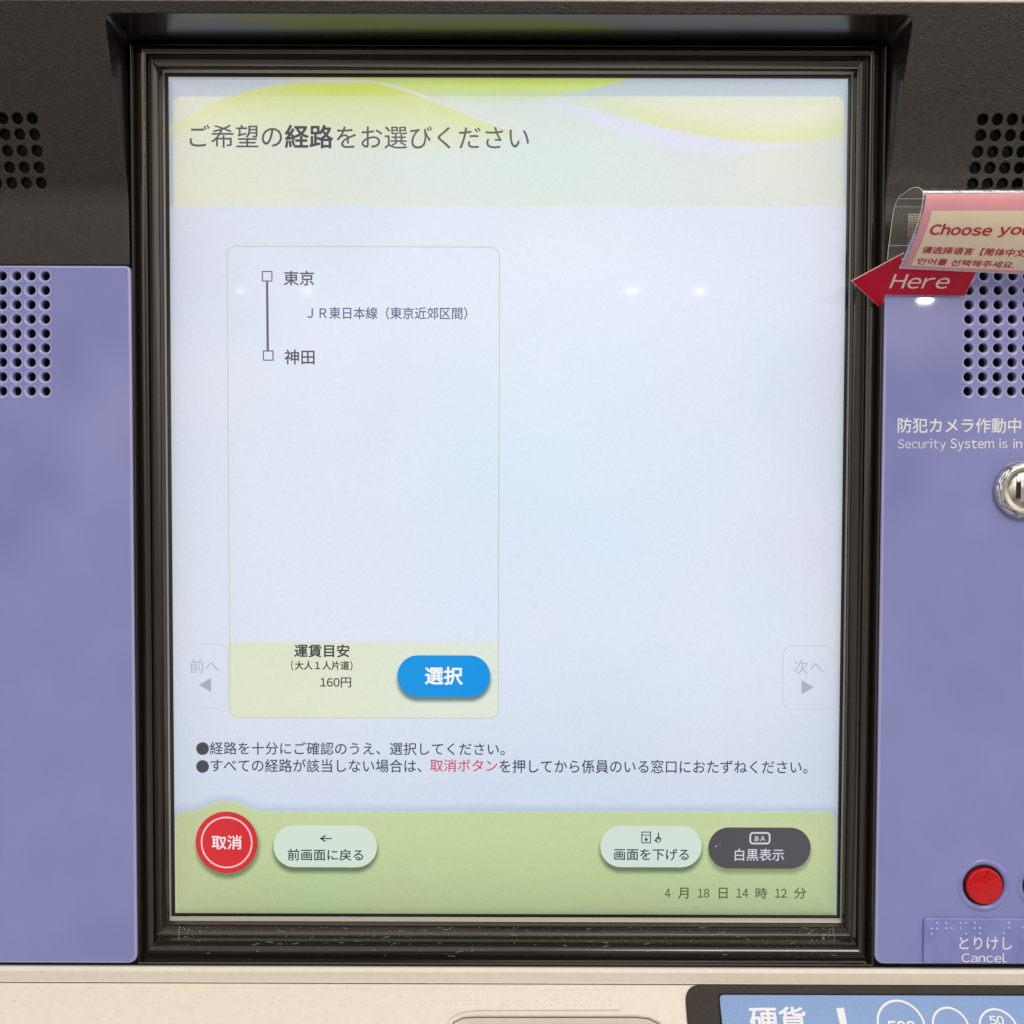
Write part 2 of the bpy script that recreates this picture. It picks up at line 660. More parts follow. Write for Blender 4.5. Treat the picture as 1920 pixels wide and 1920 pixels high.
# ---- glossy lining of the opening (underside of the visor and its two cheeks)
lip = round_poly(open_xz, [0, 26, 4.2, 4.2, 26, 0], 8)
n_l = len(lip)
inn_px = [(249, 497), (249, 372), (249, 84), (1652, 85), (1651.5, 372), (1651.5, 497)]
inn = round_poly([xz(at(px, py, 8)) for px, py in inn_px], [0, 26, 3.0, 3.0, 26, 0], 8)
V, F = [], []
mid_px = [(245, 497), (245, 372), (231, 70.5), (1674, 71.5), (1655.5, 372), (1655.5, 497)]
mid = round_poly([xz(at(px, py, 2.0 if py > 100 else -1.0)) for px, py in mid_px], [0, 26, 3.6, 3.6, 26, 0], 8)
MZ = max(p[1] for p in mid)
for (a, b), (g, h_), (c, d) in zip(lip, mid, inn):
    y0 = float(bend(b))
    V += [(a, y0 + 0.5, b), (g, float(np.interp(h_, [MZ - 25, MZ], [2.0, -1.0])), h_), (c, 7.8, d), (c, 12, d)]
for i in range(n_l - 1):
    for j in range(3):
        F.append((4 * i + j, 4 * i + 4 + j, 4 * i + 5 + j, 4 * i + 1 + j))
poly_mesh('visor_lining', V, F, M['gloss'], machine, smooth=14)

# ---- beige trim over the visor
zt = at(960, 1.5, -20)[2]
plate('top_trim', rrect(-258, zt + 0.5, 258, zt + 22, 0.6), [], 8, 0.5, M['beige'], machine, front_frame(-18.5))

# ---- stepped frame round the display: each step a rectangle at its own depth
STEPS = [  # y, left px, right px, top px, bottom px
    (14.0, 315.2, 1585.5, 138.5, 1719.8),
    (13.0, 312.3, 1588.3, 133.2, 1726.0),
    (12.8, 311.6, 1589.0, 132.4, 1728.5),
    (10.4, 304.0, 1594.0, 129.0, 1736.5),
    (11.0, 303.4, 1595.6, 127.8, 1738.0),
    (10.5, 293.5, 1605.0, 113.5, 1751.5),
    (9.6, 287.0, 1616.0, 110.6, 1755.5),
    (5.6, 284.8, 1617.4, 104.8, 1766.0),
    (7.2, 283.3, 1618.6, 104.0, 1768.2),
    (4.9, 281.0, 1620.0, 102.5, 1778.0),
    (4.3, 272.0, 1627.0, 95.0, 1783.0),
    (4.6, 265.5, 1634.5, 89.5, 1791.0),
    (5.8, 263.6, 1636.3, 88.4, 1793.2),
    (5.4, 262.6, 1637.2, 88.0, 1794.4),
    (1.2, 254.6, 1647.0, 86.0, 1806.0),
    (0.7, 252.0, 1649.6, 85.4, 1808.3),
    (1.4, 250.8, 1651.0, 85.0, 1809.6),
    (18.0, 249.6, 1652.0, 84.5, 1810.5),
]


def ring_mesh(name, steps, mat, parent, bev=0.0, **kw):
    V, F = [], []
    for y, l, r, t, b in steps:
        xl, xr = at(l, 930, y)[0], at(r, 930, y)[0]
        zt_, zb_ = at(955, t, y)[2], at(955, b, y)[2]
        V += [(xl, y, zb_), (xr, y, zb_), (xr, y, zt_), (xl, y, zt_)]
    for i in range(len(steps) - 1):
        for k in range(4):
            F.append((4 * i + k, 4 * i + (k + 1) % 4, 4 * i + 4 + (k + 1) % 4, 4 * i + 4 + k))
    me = bpy.data.meshes.new(name)
    me.from_pydata([tuple(np.array(v) * MM) for v in V], [], F)
    bm = bmesh.new()
    bm.from_mesh(me)
    bmesh.ops.recalc_face_normals(bm, faces=bm.faces)
    if bev:
        es = [e for e in bm.edges if len(e.link_faces) == 2 and e.calc_face_angle(0) > math.radians(14)]
        bmesh.ops.bevel(bm, geom=es, offset=bev * MM, segments=2, profile=0.5, affect='EDGES', clamp_overlap=True)
    bm.to_mesh(me)
    bm.free()
    for p in me.polygons:
        p.use_smooth = True
    me.set_sharp_from_angle(angle=math.radians(40))
    return link(name, me, mat, parent, **kw)


frame = ring_mesh('screen_frame', STEPS[2:], M['frame'], machine, bev=0.16)
ring_mesh('gasket', STEPS[:3], M['seal'], frame)

# ---- display
xl, xr = at(316.6, 145, ZP)[0], at(1590.7, 147, ZP)[0]
XL0, XR0, ZT0, ZB0 = -135.0, 135.0, 168.42, -168.42
screen_back = ring_mesh('screen', [(ZP + 0.4, 310, 1592, 130, 1732), (ZP + 0.4, 345, 1550, 170, 1690)], M['matrix'], machine)

NX, NZ = 541, 675
gx = np.linspace(XL0, XR0, NX)
gz = np.linspace(ZB0, ZT0, NZ)
GX, GZ = np.meshgrid(gx, gz)
PX = pix(np.stack([GX, np.full_like(GX, ZP), GZ], -1))
X, Y = PX[..., 0], PX[..., 1]


def vnoise(sx, sy, seed):
    r = np.random.default_rng(seed)
    g = r.random((sy + 2, sx + 2))
    u = np.linspace(0, sx, NX); v = np.linspace(0, sy, NZ)
    iu = u.astype(int); iv = v.astype(int)
    fu = u - iu; fv = v - iv
    fu = fu * fu * (3 - 2 * fu); fv = fv * fv * (3 - 2 * fv)
    a = g[np.ix_(iv, iu)]; b = g[np.ix_(iv, iu + 1)]; c = g[np.ix_(iv + 1, iu)]; d = g[np.ix_(iv + 1, iu + 1)]
    return (a * (1 - fu) + b * fu) * (1 - fv)[:, None] + (c * (1 - fu) + d * fu) * fv[:, None]


def over(img, col, alpha):
    alpha = np.clip(alpha, 0, 1)[..., None]
    return img * (1 - alpha) + np.asarray(col, float) * alpha


def sdf_box(x0, y0, x1, y1, r):
    cx, cy, hx, hy = (x0 + x1) / 2, (y0 + y1) / 2, (x1 - x0) / 2 - r, (y1 - y0) / 2 - r
    dx, dy = np.abs(X - cx) - hx, np.abs(Y - cy) - hy
    return np.hypot(np.maximum(dx, 0), np.maximum(dy, 0)) + np.minimum(np.maximum(dx, dy), 0) - r


AA = 1.4


def fill(d):
    return np.clip(0.5 - d / (2 * AA), 0, 1)


def spline(xs, ys, x):
    """smooth curve through points"""
    xs, ys = np.array(xs, float), np.array(ys, float)
    m = np.gradient(ys, xs)
    i = np.clip(np.searchsorted(xs, x) - 1, 0, len(xs) - 2)
    h = xs[i + 1] - xs[i]
    t = np.clip((x - xs[i]) / h, 0, 1)
    return ((2 * t**3 - 3 * t**2 + 1) * ys[i] + (t**3 - 2 * t**2 + t) * h * m[i] + (-2 * t**3 + 3 * t**2) * ys[i + 1] + (t**3 - t**2) * h * m[i + 1])


def paint():
    img = np.zeros((NZ, NX, 3)) + np.array([224., 229, 243])
    g = np.exp(-(((X - 1000) / 430) ** 2 + ((Y - 930) / 480) ** 2))
    img = over(img, (220, 234, 250), g * 0.9)
    img = over(img, (231, 238, 250), np.exp(-(((X - 1050) / 420) ** 2 + ((Y - 560) / 170) ** 2)) * 0.8)
    img = over(img, (206, 219, 238), smooth01(1150, 1560, Y) * 0.75)
    # ---- header
    head = fill(Y - 386.5)
    hc = np.zeros_like(img) + np.array([203., 213, 221])
    body = sdf_box(325, 181, 1583, 700, 15)
    pale = np.zeros_like(img) + np.array([222., 231, 226])
    pale = over(pale, (233, 234, 212), np.exp(-((X - 330) / 330) ** 2) * 0.95)
    pale = over(pale, (225, 227, 219), smooth01(1200, 1560, X))
    pale = over(pale, (218, 230, 232), np.exp(-((X - 900) / 240) ** 2 - ((Y - 310) / 50) ** 2) * 0.6)
    hc = hc * (1 - fill(body)[..., None]) + pale * fill(body)[..., None]
    # first lime wave: rises from the left edge, runs down to the right under the pale streak
    up1 = spline([300, 420, 470, 520, 600, 700, 830, 960], [246, 186, 170, 160, 153, 152, 190, 240], X)
    lo1 = spline([300, 420, 520, 700, 830, 960], [268, 262, 280, 300, 300, 262], X)
    in1 = fill(up1 - Y) * fill(X - 965)
    tint = np.clip(1 - (Y - up1) / np.maximum(20, lo1 - up1), 0, 1)
    in1 = in1 * tint ** 1.3
    edge = smooth01(330, 640, X)
    c1 = np.zeros_like(img)
    c1[:] = (222, 230, 150)
    c1 = over(c1, (217, 230, 78), np.exp(-((X - 660) / 130) ** 2 - ((Y - 168) / 16) ** 2))
    c1 = over(c1, (238, 238, 190), smooth01(181, 200, Y) * (1 - edge) * 0.8)
    hc = hc * (1 - in1[..., None] * 0.95) + c1 * in1[..., None] * 0.95
    # thin strip of lime above it
    s1 = spline([450, 560, 650, 760], [145, 151, 156, 150], X)
    hc = over(hc, (222, 233, 175), fill(Y - s1) * smooth01(455, 520, X) * fill(X - 760) * 0.8)
    # second lime wave at the top
    rb = 1185 - (Y - 147) * 3.7 - np.maximum(0, Y - 165) * 1.5
    lb = spline([640, 720, 830, 960], [146, 157, 191, 242], X)
    in2 = fill(X - rb) * fill(Y - lb) * smooth01(640, 700, X)
    c2 = np.zeros_like(img)
    c2[:] = (213, 232, 136)
    c2 = over(c2, (209, 232, 112), np.exp(-((Y - 147) / 12) ** 2) * smooth01(760, 1000, X))
    a2 = in2 * (1 - smooth01(160, 196, Y))
    hc = hc * (1 - a2[..., None]) + c2 * a2[..., None]
    # pale streak between them
    st = spline([690, 720, 830, 960, 1120], [152, 158, 194, 243, 284], X)
    wd = np.interp(X, [690, 740, 860, 960, 1060], [1, 3, 6, 5, 2])
    hc = over(hc, (226, 229, 244), np.clip(1.2 - np.abs(Y - st) / wd, 0, 1) * (1 - smooth01(940, 1090, X)) * 0.95)
    # yellow sail on the right over a lavender band
    sail = spline([1010, 1080, 1180, 1280, 1350, 1430, 1510, 1600], [188, 197, 222, 247, 259, 267, 265, 248], X)
    lav = spline([1000, 1080, 1160, 1270, 1360, 1440, 1520, 1600], [193, 218, 250, 282, 290, 280, 266, 249], X)
    inl = fill(sail - Y) * fill(Y - lav) * smooth01(1000, 1060, X) * (1 - smooth01(1380, 1560, X) * 0.6)
    hc = over(hc, (226, 229, 243), inl * 0.95)
    ins = fill(Y - sail) * fill(body) * smooth01(1020, 1240, X)
    sc_ = np.zeros_like(img)
    sc_[:] = (238, 236, 217)
    sc_ = over(sc_, (228, 233, 182), smooth01(60, 4, sail - Y) if False else 1 - smooth01(2, 55, sail - Y))
    hc = hc * (1 - ins[..., None] * 0.95) + sc_ * ins[..., None] * 0.95
    hc = over(hc, (205, 214, 229), (1 - fill(body)) * smooth01(1185, 1560, X) * (Y > 140) * 0.55)
    hc = over(hc, (241, 243, 228), np.exp(-((body + 2.5) / 1.6) ** 2) * 0.22 * (Y < 200))
    img = img * (1 - head[..., None]) + hc * head[..., None]
    # ---- route card
    d = sdf_box(428.5, 462.5, 935.5, 1346, 18)
    tint = fill(d) * fill(1204 - Y)
    cc = np.zeros_like(img) + np.array([223., 230, 205])
    cc = over(cc, (225, 233, 220), smooth01(560, 930, X))
    img = img * (1 - tint[..., None]) + cc * tint[..., None]
    # ---- soft drop shade drawn by the interface under its keys
    def drop(d_, y_off, col, strength, soft):
        nonlocal img
        img = over(img, col, strength * (1 - smooth01(-soft * 0.6, soft, d_)))
    drop(sdf_box(746, 1236, 918.5, 1313.5, 38), 0, (104, 124, 128), 0.95, 7)
    # ---- lower bar
    hump = np.hypot(X - 425, Y - 1577.5) - 75.5
    bar = sdf_box(329, 1521.5, 1566, 1900, 15)
    k = 14.0
    h = np.clip(0.5 + 0.5 * (bar - hump) / k, 0, 1)
    barh = bar * (1 - h) + hump * h - k * h * (1 - h)
    img = over(img, (178, 193, 224), (1 - smooth01(0, 18, barh)) * 0.65 * (Y > 1400))
    bc = np.zeros_like(img) + np.array([199., 214, 162])
    bc = over(bc, (186, 204, 154), smooth01(1560, 1710, Y))
    bc = over(bc, (196, 206, 160), np.exp(-((X - 330) / 90) ** 2) * 0.6)
    f = fill(barh)
    img = img * (1 - f[..., None]) + bc * f[..., None]
    img = over(img, (214, 228, 172), np.exp(-((barh + 1.5) / 1.5) ** 2) * 0.55 * (Y > 1480))
    drop(np.hypot(X - 427, Y - 1587) - 58, 0, (112, 132, 92), 0.9, 8)
    drop(sdf_box(513.5, 1556, 706.5, 1634, 39), 0, (92, 118, 88), 0.9, 8)
    drop(sdf_box(1126, 1557, 1315, 1634, 39), 0, (92, 118, 88), 0.9, 8)
    drop(sdf_box(1329, 1561, 1519, 1636, 38), 0, (122, 140, 96), 0.75, 8)
    # ---- back-light: slightly weaker and bluer at the very rim, faint colour drift and sparkle of the matt film
    rim = np.minimum(np.minimum(X - 318, 1580 - X + (Y - 930) * -0.0145), np.minimum(Y - 147, 1714 - Y))
    img = img * (1 - 0.16 * np.exp(-np.clip(rim, 0, None) / 6.0))[..., None]
    img = img * (1 - 0.07 * np.exp(-np.clip(rim, 0, None) / 60.0))[..., None]
    drift = np.stack([vnoise(9, 11, 1), vnoise(9, 11, 2), vnoise(9, 11, 3)], -1) - 0.5
    img = img + drift * np.array([6., 4, 3])
    grain = RNG.normal(0, 1, (NZ, NX))
    img = img + grain[..., None] * 1.3 + RNG.normal(0, 1, (NZ, NX, 3)) * 1.0
    fine = vnoise(180, 225, 5) - 0.5
    img = img + fine[..., None] * 1.5
    return np.clip(img, 0, 255) / 255


IMG = paint()
LIN = np.where(IMG <= 0.04045, IMG / 12.92, ((IMG + 0.055) / 1.055) ** 2.4)
me = bpy.data.meshes.new('display')
nv = NX * NZ
me.vertices.add(nv)
co = np.stack([GX, np.full_like(GX, ZP), GZ], -1).reshape(-1, 3) * MM
me.vertices.foreach_set('co', co.astype(np.float32).ravel())
idx = np.arange(nv).reshape(NZ, NX)
q = np.stack([idx[:-1, :-1], idx[:-1, 1:], idx[1:, 1:], idx[1:, :-1]], -1).reshape(-1)
nf = (NX - 1) * (NZ - 1)
me.loops.add(nf * 4)
me.polygons.add(nf)
me.loops.foreach_set('vertex_index', q.astype(np.int32))
me.polygons.foreach_set('loop_start', np.arange(0, nf * 4, 4, dtype=np.int32))
me.polygons.foreach_set('loop_total', np.full(nf, 4, dtype=np.int32))
me.update(calc_edges=True)
ca = me.color_attributes.new('picture', 'FLOAT_COLOR', 'POINT')
ca.data.foreach_set('color', np.concatenate([LIN.reshape(-1, 3), np.ones((nv, 1))], 1).astype(np.float32).ravel())
dm = emat('lit_display', (255, 255, 255), 0.044, 0.97)
_at = dm.node_tree.nodes.new('ShaderNodeAttribute')
_at.attribute_name = 'picture'
dm.node_tree.links.new(_at.outputs['Color'], dm.node_tree.nodes['Principled BSDF'].inputs['Emission Color'])
link('display', me, dm, screen_back)

# ---- keys and lettering shown on the display
SP = fplane(ZP)
E = {}


def ecol(*rgb):
    if rgb not in E:
        E[rgb] = emat('display_%d_%d_%d' % rgb, rgb, 0.044, 0.97)
    return E[rgb]


def key(name, box, r, rgb, lift=0.06, label=None):
    x0, y0, x1, y1 = box
    ym, xm = (y0 + y1) / 2, (x0 + x1) / 2
    a, b = at(x0, ym, ZP)[0], at(x1, ym, ZP)[0]
    t, bt = at(xm, y0, ZP)[2], at(xm, y1, ZP)[2]
    s = (b - a) / (x1 - x0)
    pts = rrect(a, bt, b, t, r * s, 10)
    return poly_mesh(name, [(p[0], ZP - lift, p[1]) for p in pts], [tuple(range(len(pts)))], ecol(*rgb), screen_back, label=label)


def outline(name, box, r, w, rgb, lift=0.06, **kw):
    x0, y0, x1, y1 = box
    ym, xm = (y0 + y1) / 2, (x0 + x1) / 2
    a, b = at(x0, ym, ZP)[0], at(x1, ym, ZP)[0]
    t, bt = at(xm, y0, ZP)[2], at(xm, y1, ZP)[2]
    s = (b - a) / (x1 - x0)
    o_, i_ = rrect(a, bt, b, t, r * s, 8), rrect(a, bt, b, t, r * s, 8, inset=w * s)
    n = len(o_)
    V = [(p[0], ZP - lift, p[1]) for p in o_ + i_]
    return poly_mesh(name, V, [(k, (k + 1) % n, n + (k + 1) % n, n + k) for k in range(n)], ecol(*rgb), screen_back, **kw)


def shape(name, pxs, rgb, lift=0.14):
    return poly_mesh(name, [at(px, py, ZP) + NF * lift for px, py in pxs], [tuple(range(len(pxs)))], ecol(*rgb), screen_back)


def t(body, box, rgb, **kw):
    return text('lettering', body, box, ecol(*rgb), screen_back, SP, lift=kw.pop('lift', 0.13), **kw)


TG = (96, 95, 103)
t('ご希望の', (355.5, 234, 529, 277.5), TG, bold=0.004)
t('経路', (534, 234, 625, 278.5), (84, 83, 92), bold=0.022)
t('をお選びください', (631, 237, 992, 279.5), TG, bold=0.004)
outline('route_card', (427.5, 461.5, 936.5, 1347), 18, 2.0, (201, 213, 188))
RT = (92, 90, 106)
outline('stop_mark', (491, 508, 511, 528), 0.5, 2.2, (110, 106, 125))
outline('stop_mark', (493, 657, 513, 676.5), 0.5, 2.2, (100, 98, 118))
shape('route_line', [(500.0, 657.5), (504.4, 657.5), (503, 527.5), (498.8, 527.5)], (104, 98, 118))
t('東京', (532, 507.5, 589, 535.5), RT, bold=0.014)
t('神田', (533.5, 655.5, 590, 683.5), (84, 80, 94), bold=0.014)
t('ＪＲ東日本線（東京近郊区間）', (576, 575.5, 876, 599), (84, 94, 128), bold=0.010)
t('運賃目安', (552, 1208, 655.5, 1232.5), (50, 58, 64), bold=0.020)
t('（', (546, 1238.5, 550, 1257.5), (46, 56, 60), bold=0.02)
t('大人１人片道', (553, 1239, 655, 1256), (46, 56, 60), bold=0.022)
t('）', (656.5, 1238.5, 661, 1257.5), (46, 56, 60), bold=0.02)
t('160', (600.5, 1271, 637, 1287.5), (52, 60, 66), latin=True, bold=0.014)
t('円', (639, 1270, 658.5, 1289), (52, 60, 66), bold=0.010)
key('select_key', (745.5, 1228.7, 919, 1306.3), 38, (0, 149, 229), label='blue pill-shaped key reading 選択')
t('選択', (796.5, 1250, 868, 1284), (246, 250, 253), bold=0.024)
outline('previous_key', (336, 1207, 428, 1327.5), 18, 1.5, (207, 210, 224))
outline('next_key', (1467, 1210, 1565, 1330.5), 18, 1.5, (202, 207, 219))
t('前へ', (356, 1236, 412, 1262), (181, 184, 198))
t('次へ', (1488, 1237.5, 1544.5, 1264), (178, 184, 199))
shape('arrow_mark', [(373, 1284), (396, 1297.5), (396, 1271)], (160, 180, 186))
shape('arrow_mark', [(1502.5, 1302), (1526, 1288), (1502.5, 1275)], (164, 181, 190))
for by in (1403.5, 1437):
    shape('bullet_mark', [(380 + 12 * math.cos(-a / 24 * 2 * math.pi), by + 12 * math.sin(-a / 24 * 2 * math.pi)) for a in range(24)], (72, 74, 80))
NT = (64, 72, 88)
t('経路を十分にご確認のうえ、選択してください。', (393.5, 1391.5, 946.5, 1415.5), NT, bold=0.008)
t('すべての経路が該当しない場合は、', (395, 1423, 790.5, 1448), NT, bold=0.008)
t('取消ボタン', (806.5, 1423.5, 932.7, 1447), (214, 60, 86), bold=0.008)
t('を押してから係員のいる窓口におたずねください。', (936.5, 1424.5, 1514, 1450), NT, bold=0.008)
key('cancel_key', (367, 1521.5, 483, 1637), 58, (216, 48, 52), label='red round key reading 取消')
outline('key_ring', (376.4, 1530.8, 473.8, 1628), 48.6, 3.2, (242, 196, 206), lift=0.12)
t('取消', (397, 1566, 453.5, 1592.5), (246, 232, 238), bold=0.018)
key('back_key', (513, 1547.5, 707, 1626), 39, (214, 228, 214), label='pale key reading 前画面に戻る')
t('←', (599.5, 1565.5, 622.5, 1578.5), (56, 68, 80), bold=0.016)
t('前画面に戻る', (539.5, 1591.5, 681, 1613.5), (50, 66, 74), bold=0.012)
key('lower_screen_key', (1125.6, 1548.5, 1315.6, 1626), 38.7, (213, 226, 217), label='pale key reading 画面を下げる')
DK = (58, 74, 82)
outline('key_icon', (1202.5, 1559, 1220.5, 1581), 0.5, 1.9, DK, lift=0.12)
shape('key_icon', [(1203.5, 1566.5), (1219.5, 1566.5), (1219.5, 1564.8), (1203.5, 1564.8)], DK)
shape('key_icon', [(1207, 1573), (1211.5, 1577.8), (1216, 1573), (1212.9, 1573), (1212.9, 1569.5), (1210.1, 1569.5), (1210.1, 1573)], DK)
_wc = [(1226, 1575.5), (1229, 1578), (1233, 1576), (1229.5, 1573.5)]
shape('key_icon', _wc, DK)
outline('key_icon', (1229, 1568.5, 1239.5, 1580), 5.3, 1.7, DK, lift=0.12)
shape('key_icon', [(1233.2, 1572), (1235.6, 1572), (1235.6, 1560.5), (1233.4, 1560.5)], DK, lift=0.16)
shape('key_icon', [(1228.5, 1573.5), (1238, 1573.5), (1238, 1571.4), (1230, 1571.4)], DK, lift=0.18)
t('画面を下げる', (1151.5, 1591, 1291.5, 1613), DK, bold=0.012)
key('contrast_key', (1328, 1551.5, 1520, 1628.7), 38.5, (82, 79, 85), label='dark grey key reading 白黒表示')
outline('key_icon', (1405, 1560, 1444.5, 1583), 7, 3.2, (212, 212, 224), lift=0.12)
t('あ', (1414, 1567, 1423, 1577.5), (206, 206, 220), bold=0.02)
t('A', (1425.5, 1567, 1434.5, 1577), (206, 206, 220), latin=True, bold=0.02)
t('白黒表示', (1377.5, 1591, 1470, 1614), (208, 208, 222), bold=0.010)
DT = (84, 94, 68)
for s_, a_, b_, lat in (('4', 1246.5, 1257, 1), ('月', 1271, 1291, 0), ('18', 1308, 1330, 1), ('日', 1347.5, 1364, 0), ('14', 1380.5, 1403, 1), ('時', 1416.5, 1438.5, 0),
                        ('12', 1453, 1475, 1), ('分', 1488.5, 1511.5, 0)):
    t(s_, (a_, 1666 if lat else 1664, b_, 1683 if lat else 1685), DT, latin=bool(lat), bold=0.012)

# ---- lilac acrylic side panels with their speaker holes
PB = 0.9


def panel_holes(cols, rows, drift):
    out = []
    for r, py in enumerate(rows):
        for c in cols:
            out.append(circle(*xz(at(c + drift * r, py, 0)), 1.72, 20))
    return out


zpt, zpb = at(120, 497.5, 0)[2], at(120, 1806.5, 0)[2]
xli = 0.5 * (at(243, 520, 0)[0] + at(258.3, 1790, 0)[0])
xri = 0.5 * (at(1657, 530, 0)[0] + at(1643, 1790, 0)[0])
rows = [517 + 27.05 * k for k in range(9)]
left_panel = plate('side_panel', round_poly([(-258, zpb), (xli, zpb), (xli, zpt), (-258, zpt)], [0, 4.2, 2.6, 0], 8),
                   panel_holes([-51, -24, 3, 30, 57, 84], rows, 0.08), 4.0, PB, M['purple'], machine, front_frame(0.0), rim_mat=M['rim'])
bc1, bc2 = at(1844.5, 1660.5, 0), at(1957, 1660.5, 0)
lockc = at(1917, 919, 0)
zpt2, zpb2 = at(1800, 498, 0)[2], at(1800, 1808.5, 0)[2]
right_holes = panel_holes([1818.6, 1845.9, 1873.2, 1900.4, 1927.6], rows, -0.35)
right_holes += [circle(bc1[0], bc1[2], 8.0, 40), circle(bc2[0], bc2[2], 8.0, 40)]
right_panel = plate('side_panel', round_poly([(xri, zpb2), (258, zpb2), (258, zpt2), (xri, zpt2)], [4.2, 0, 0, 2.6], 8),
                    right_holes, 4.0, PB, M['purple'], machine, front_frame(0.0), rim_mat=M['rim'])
# speaker cloth seen in the holes
for x0_, x1_ in ((-250, at(74, 600, 5)[0]), (at(1806, 600, 5)[0], 250)):
    poly_mesh('speaker_baffle', [(x0_, 6, 40), (x1_, 6, 40), (x1_, 6, 160), (x0_, 6, 160)], [(0, 1, 2, 3)], M['black'], machine)

PP = fplane(0.0)


def worn_white():
    m = pmat('worn_white_print', (0.78, 0.76, 0.80), 0.5)
    nt = m.node_tree
    p = nt.nodes['Principled BSDF']
    tc = nt.nodes.new('ShaderNodeTexCoord')
    nz = nt.nodes.new('ShaderNodeTexNoise')
    nz.inputs['Scale'].default_value = 210
    nz.inputs['Detail'].default_value = 6
    rp = nt.nodes.new('ShaderNodeValToRGB')
    rp.color_ramp.elements[0].position = 0.40
    rp.color_ramp.elements[0].color = (0.46, 0.46, 0.66, 1)
    rp.color_ramp.elements[1].position = 0.56
    rp.color_ramp.elements[1].color = (0.78, 0.76, 0.80, 1)
    nt.links.new(tc.outputs['Object'], nz.inputs['Vector'])
    nt.links.new(nz.outputs['Fac'], rp.inputs['Fac'])
    nt.links.new(rp.outputs['Color'], p.inputs['Base Color'])
    return m


M['worn'] = worn_white()
text('lettering', '防犯カメラ作動中', (1683, 783.5, 1914.5, 812), M['white'], right_panel, PP, lift=0.05, bold=0.012)
text('lettering', 'Security', (1683, 822.5, 1773.5, 846), M['worn'], right_panel, PP, lift=0.05, latin=True, weight=0.004)
text('lettering', 'System', (1782, 822.5, 1863.5, 846), M['white'], right_panel, PP, lift=0.05, latin=True, weight=0.004)
text('lettering', 'is', (1873.5, 822.5, 1889, 840.5), M['white'], right_panel, PP, lift=0.05, latin=True, weight=0.004)
text('lettering', 'in', (1899.5, 822.5, 1916.5, 840.5), M['white'], right_panel, PP, lift=0.05, latin=True, weight=0.004)

# ---- push buttons
for c, mat, lab in ((bc1, M['red'], 'red push button'), (bc2, M['navy'], 'navy push button')):
    cap = lathe('push_button', [(7.15, -4), (7.15, 0.6), (7.0, 1.05), (6.6, 1.35), (5.0, 1.3), (2.5, 1.15), (0.0001, 1.1)], c, mat, machine, 48, label=lab)
    lathe('button_well', [(8.6, -0.55), (8.0, -0.6), (7.0, -0.6)], c, M['matt'], cap, 48)
    lathe('button_collar', [(10.5, -0.05), (10.2, 0.22), (9.7, 0.36), (9.2, 0.34), (8.8, 0.2), (8.35, -0.05), (8.1, -0.4), (8.05, -0.9)], c, M['purple2'], cap, 56)

# ---- braille plate under the buttons
b0, b1 = at(1733, 1722, -1.1), at(1733, 1807, -1.1)
bx0, bz1, bz0 = b0[0], b0[2], b1[2]
braille = plate('braille_plate', rrect(bx0, bz0, 250, bz1, 0.9), [], 1.1, 0.35, M['purple2'], machine, front_frame(-1.1))
dots = [(255, 1550), (355, 1455), (352, 1550), (255, 1650), (515, 1455), (513, 1550), (608, 1545), (775, 1450), (870, 1450), (770, 1545), (868, 1645), (1030, 1445),
        (1028, 1545), (1125, 1540), (1125, 1640), (1643, 1445), (1643, 1535), (1545, 1635), (1893, 1535)]


def dome_list(cs, r, h, fr, n=10):
    V, F = [], []
    for c in cs:
        o = len(V)
        for rr, hh in ((1.0, 0.0), (0.85, 0.5), (0.5, 0.87)):
            for k in range(n):
                a = 2 * math.pi * k / n
                V.append(c + fr[1] * (r * rr * math.cos(a)) + fr[2] * (r * rr * math.sin(a)) + fr[3] * (h * hh))
        V.append(c + fr[3] * h)
        for i in range(2):
            for k in range(n):
                F.append((o + i * n + k, o + i * n + (k + 1) % n, o + (i + 1) * n + (k + 1) % n, o + (i + 1) * n + k))
        for k in range(n):
            F.append((o + 2 * n + k, o + 2 * n + (k + 1) % n, o + 3 * n))
    return V, F


V, F = dome_list([at(1720 + a / 9.6, 1580 + b / 9.6, -1.1) for a, b in dots], 0.62, 0.55, FRONT)
M['dotp'] = pmat('pale_lilac_dot', (0.40, 0.40, 0.66), 0.2)
poly_mesh('braille', V, F, M['dotp'], braille, smooth=60)
BP = fplane(-1.1)
text('lettering', 'とりけし', (1798.5, 1756.5, 1897.8, 1780.5), M['white'], braille, BP, lift=0.05, bold=0.010)
text('lettering', 'Cancel', (1803, 1786.5, 1888, 1804.5), M['white'], braille, BP, lift=0.05, latin=True, weight=0.003)

# ---- key lock
lock = lathe('key_lock', [(11.55, -0.2), (11.5, 1.0), (11.25, 2.0), (10.7, 2.9), (9.9, 3.5), (9.3, 3.7), (9.1, 3.6)], lockc, M['chrome'], machine, 64)
lathe('lock_ring', [(9.15, 3.2), (9.1, 3.85), (8.9, 4.05), (7.5, 4.0), (7.2, 3.8), (7.05, 3.0)], lockc, M['nickel'], lock, 64)
lathe('lock_cylinder', [(6.95, 2.8), (6.9, 3.7), (6.6, 3.9), (0.0001, 3.9)], lockc, M['nickel'], lock, 64)
kx0, kx1 = at(1905, 919, -3.9)[0], at(1914.3, 919, -3.9)[0]
kz1, kz0 = at(1910, 904, -3.9)[2], at(1910, 935, -3.9)[2]
kzt = at(1910, 890.5, -3.9)[2]
poly_mesh('key_slot', [(kx0, -3.93, kz0), (kx1, -3.93, kz0), (kx1, -3.93, kz1), (kx0, -3.93, kz1)], [(0, 1, 2, 3)], M['black'], lock)
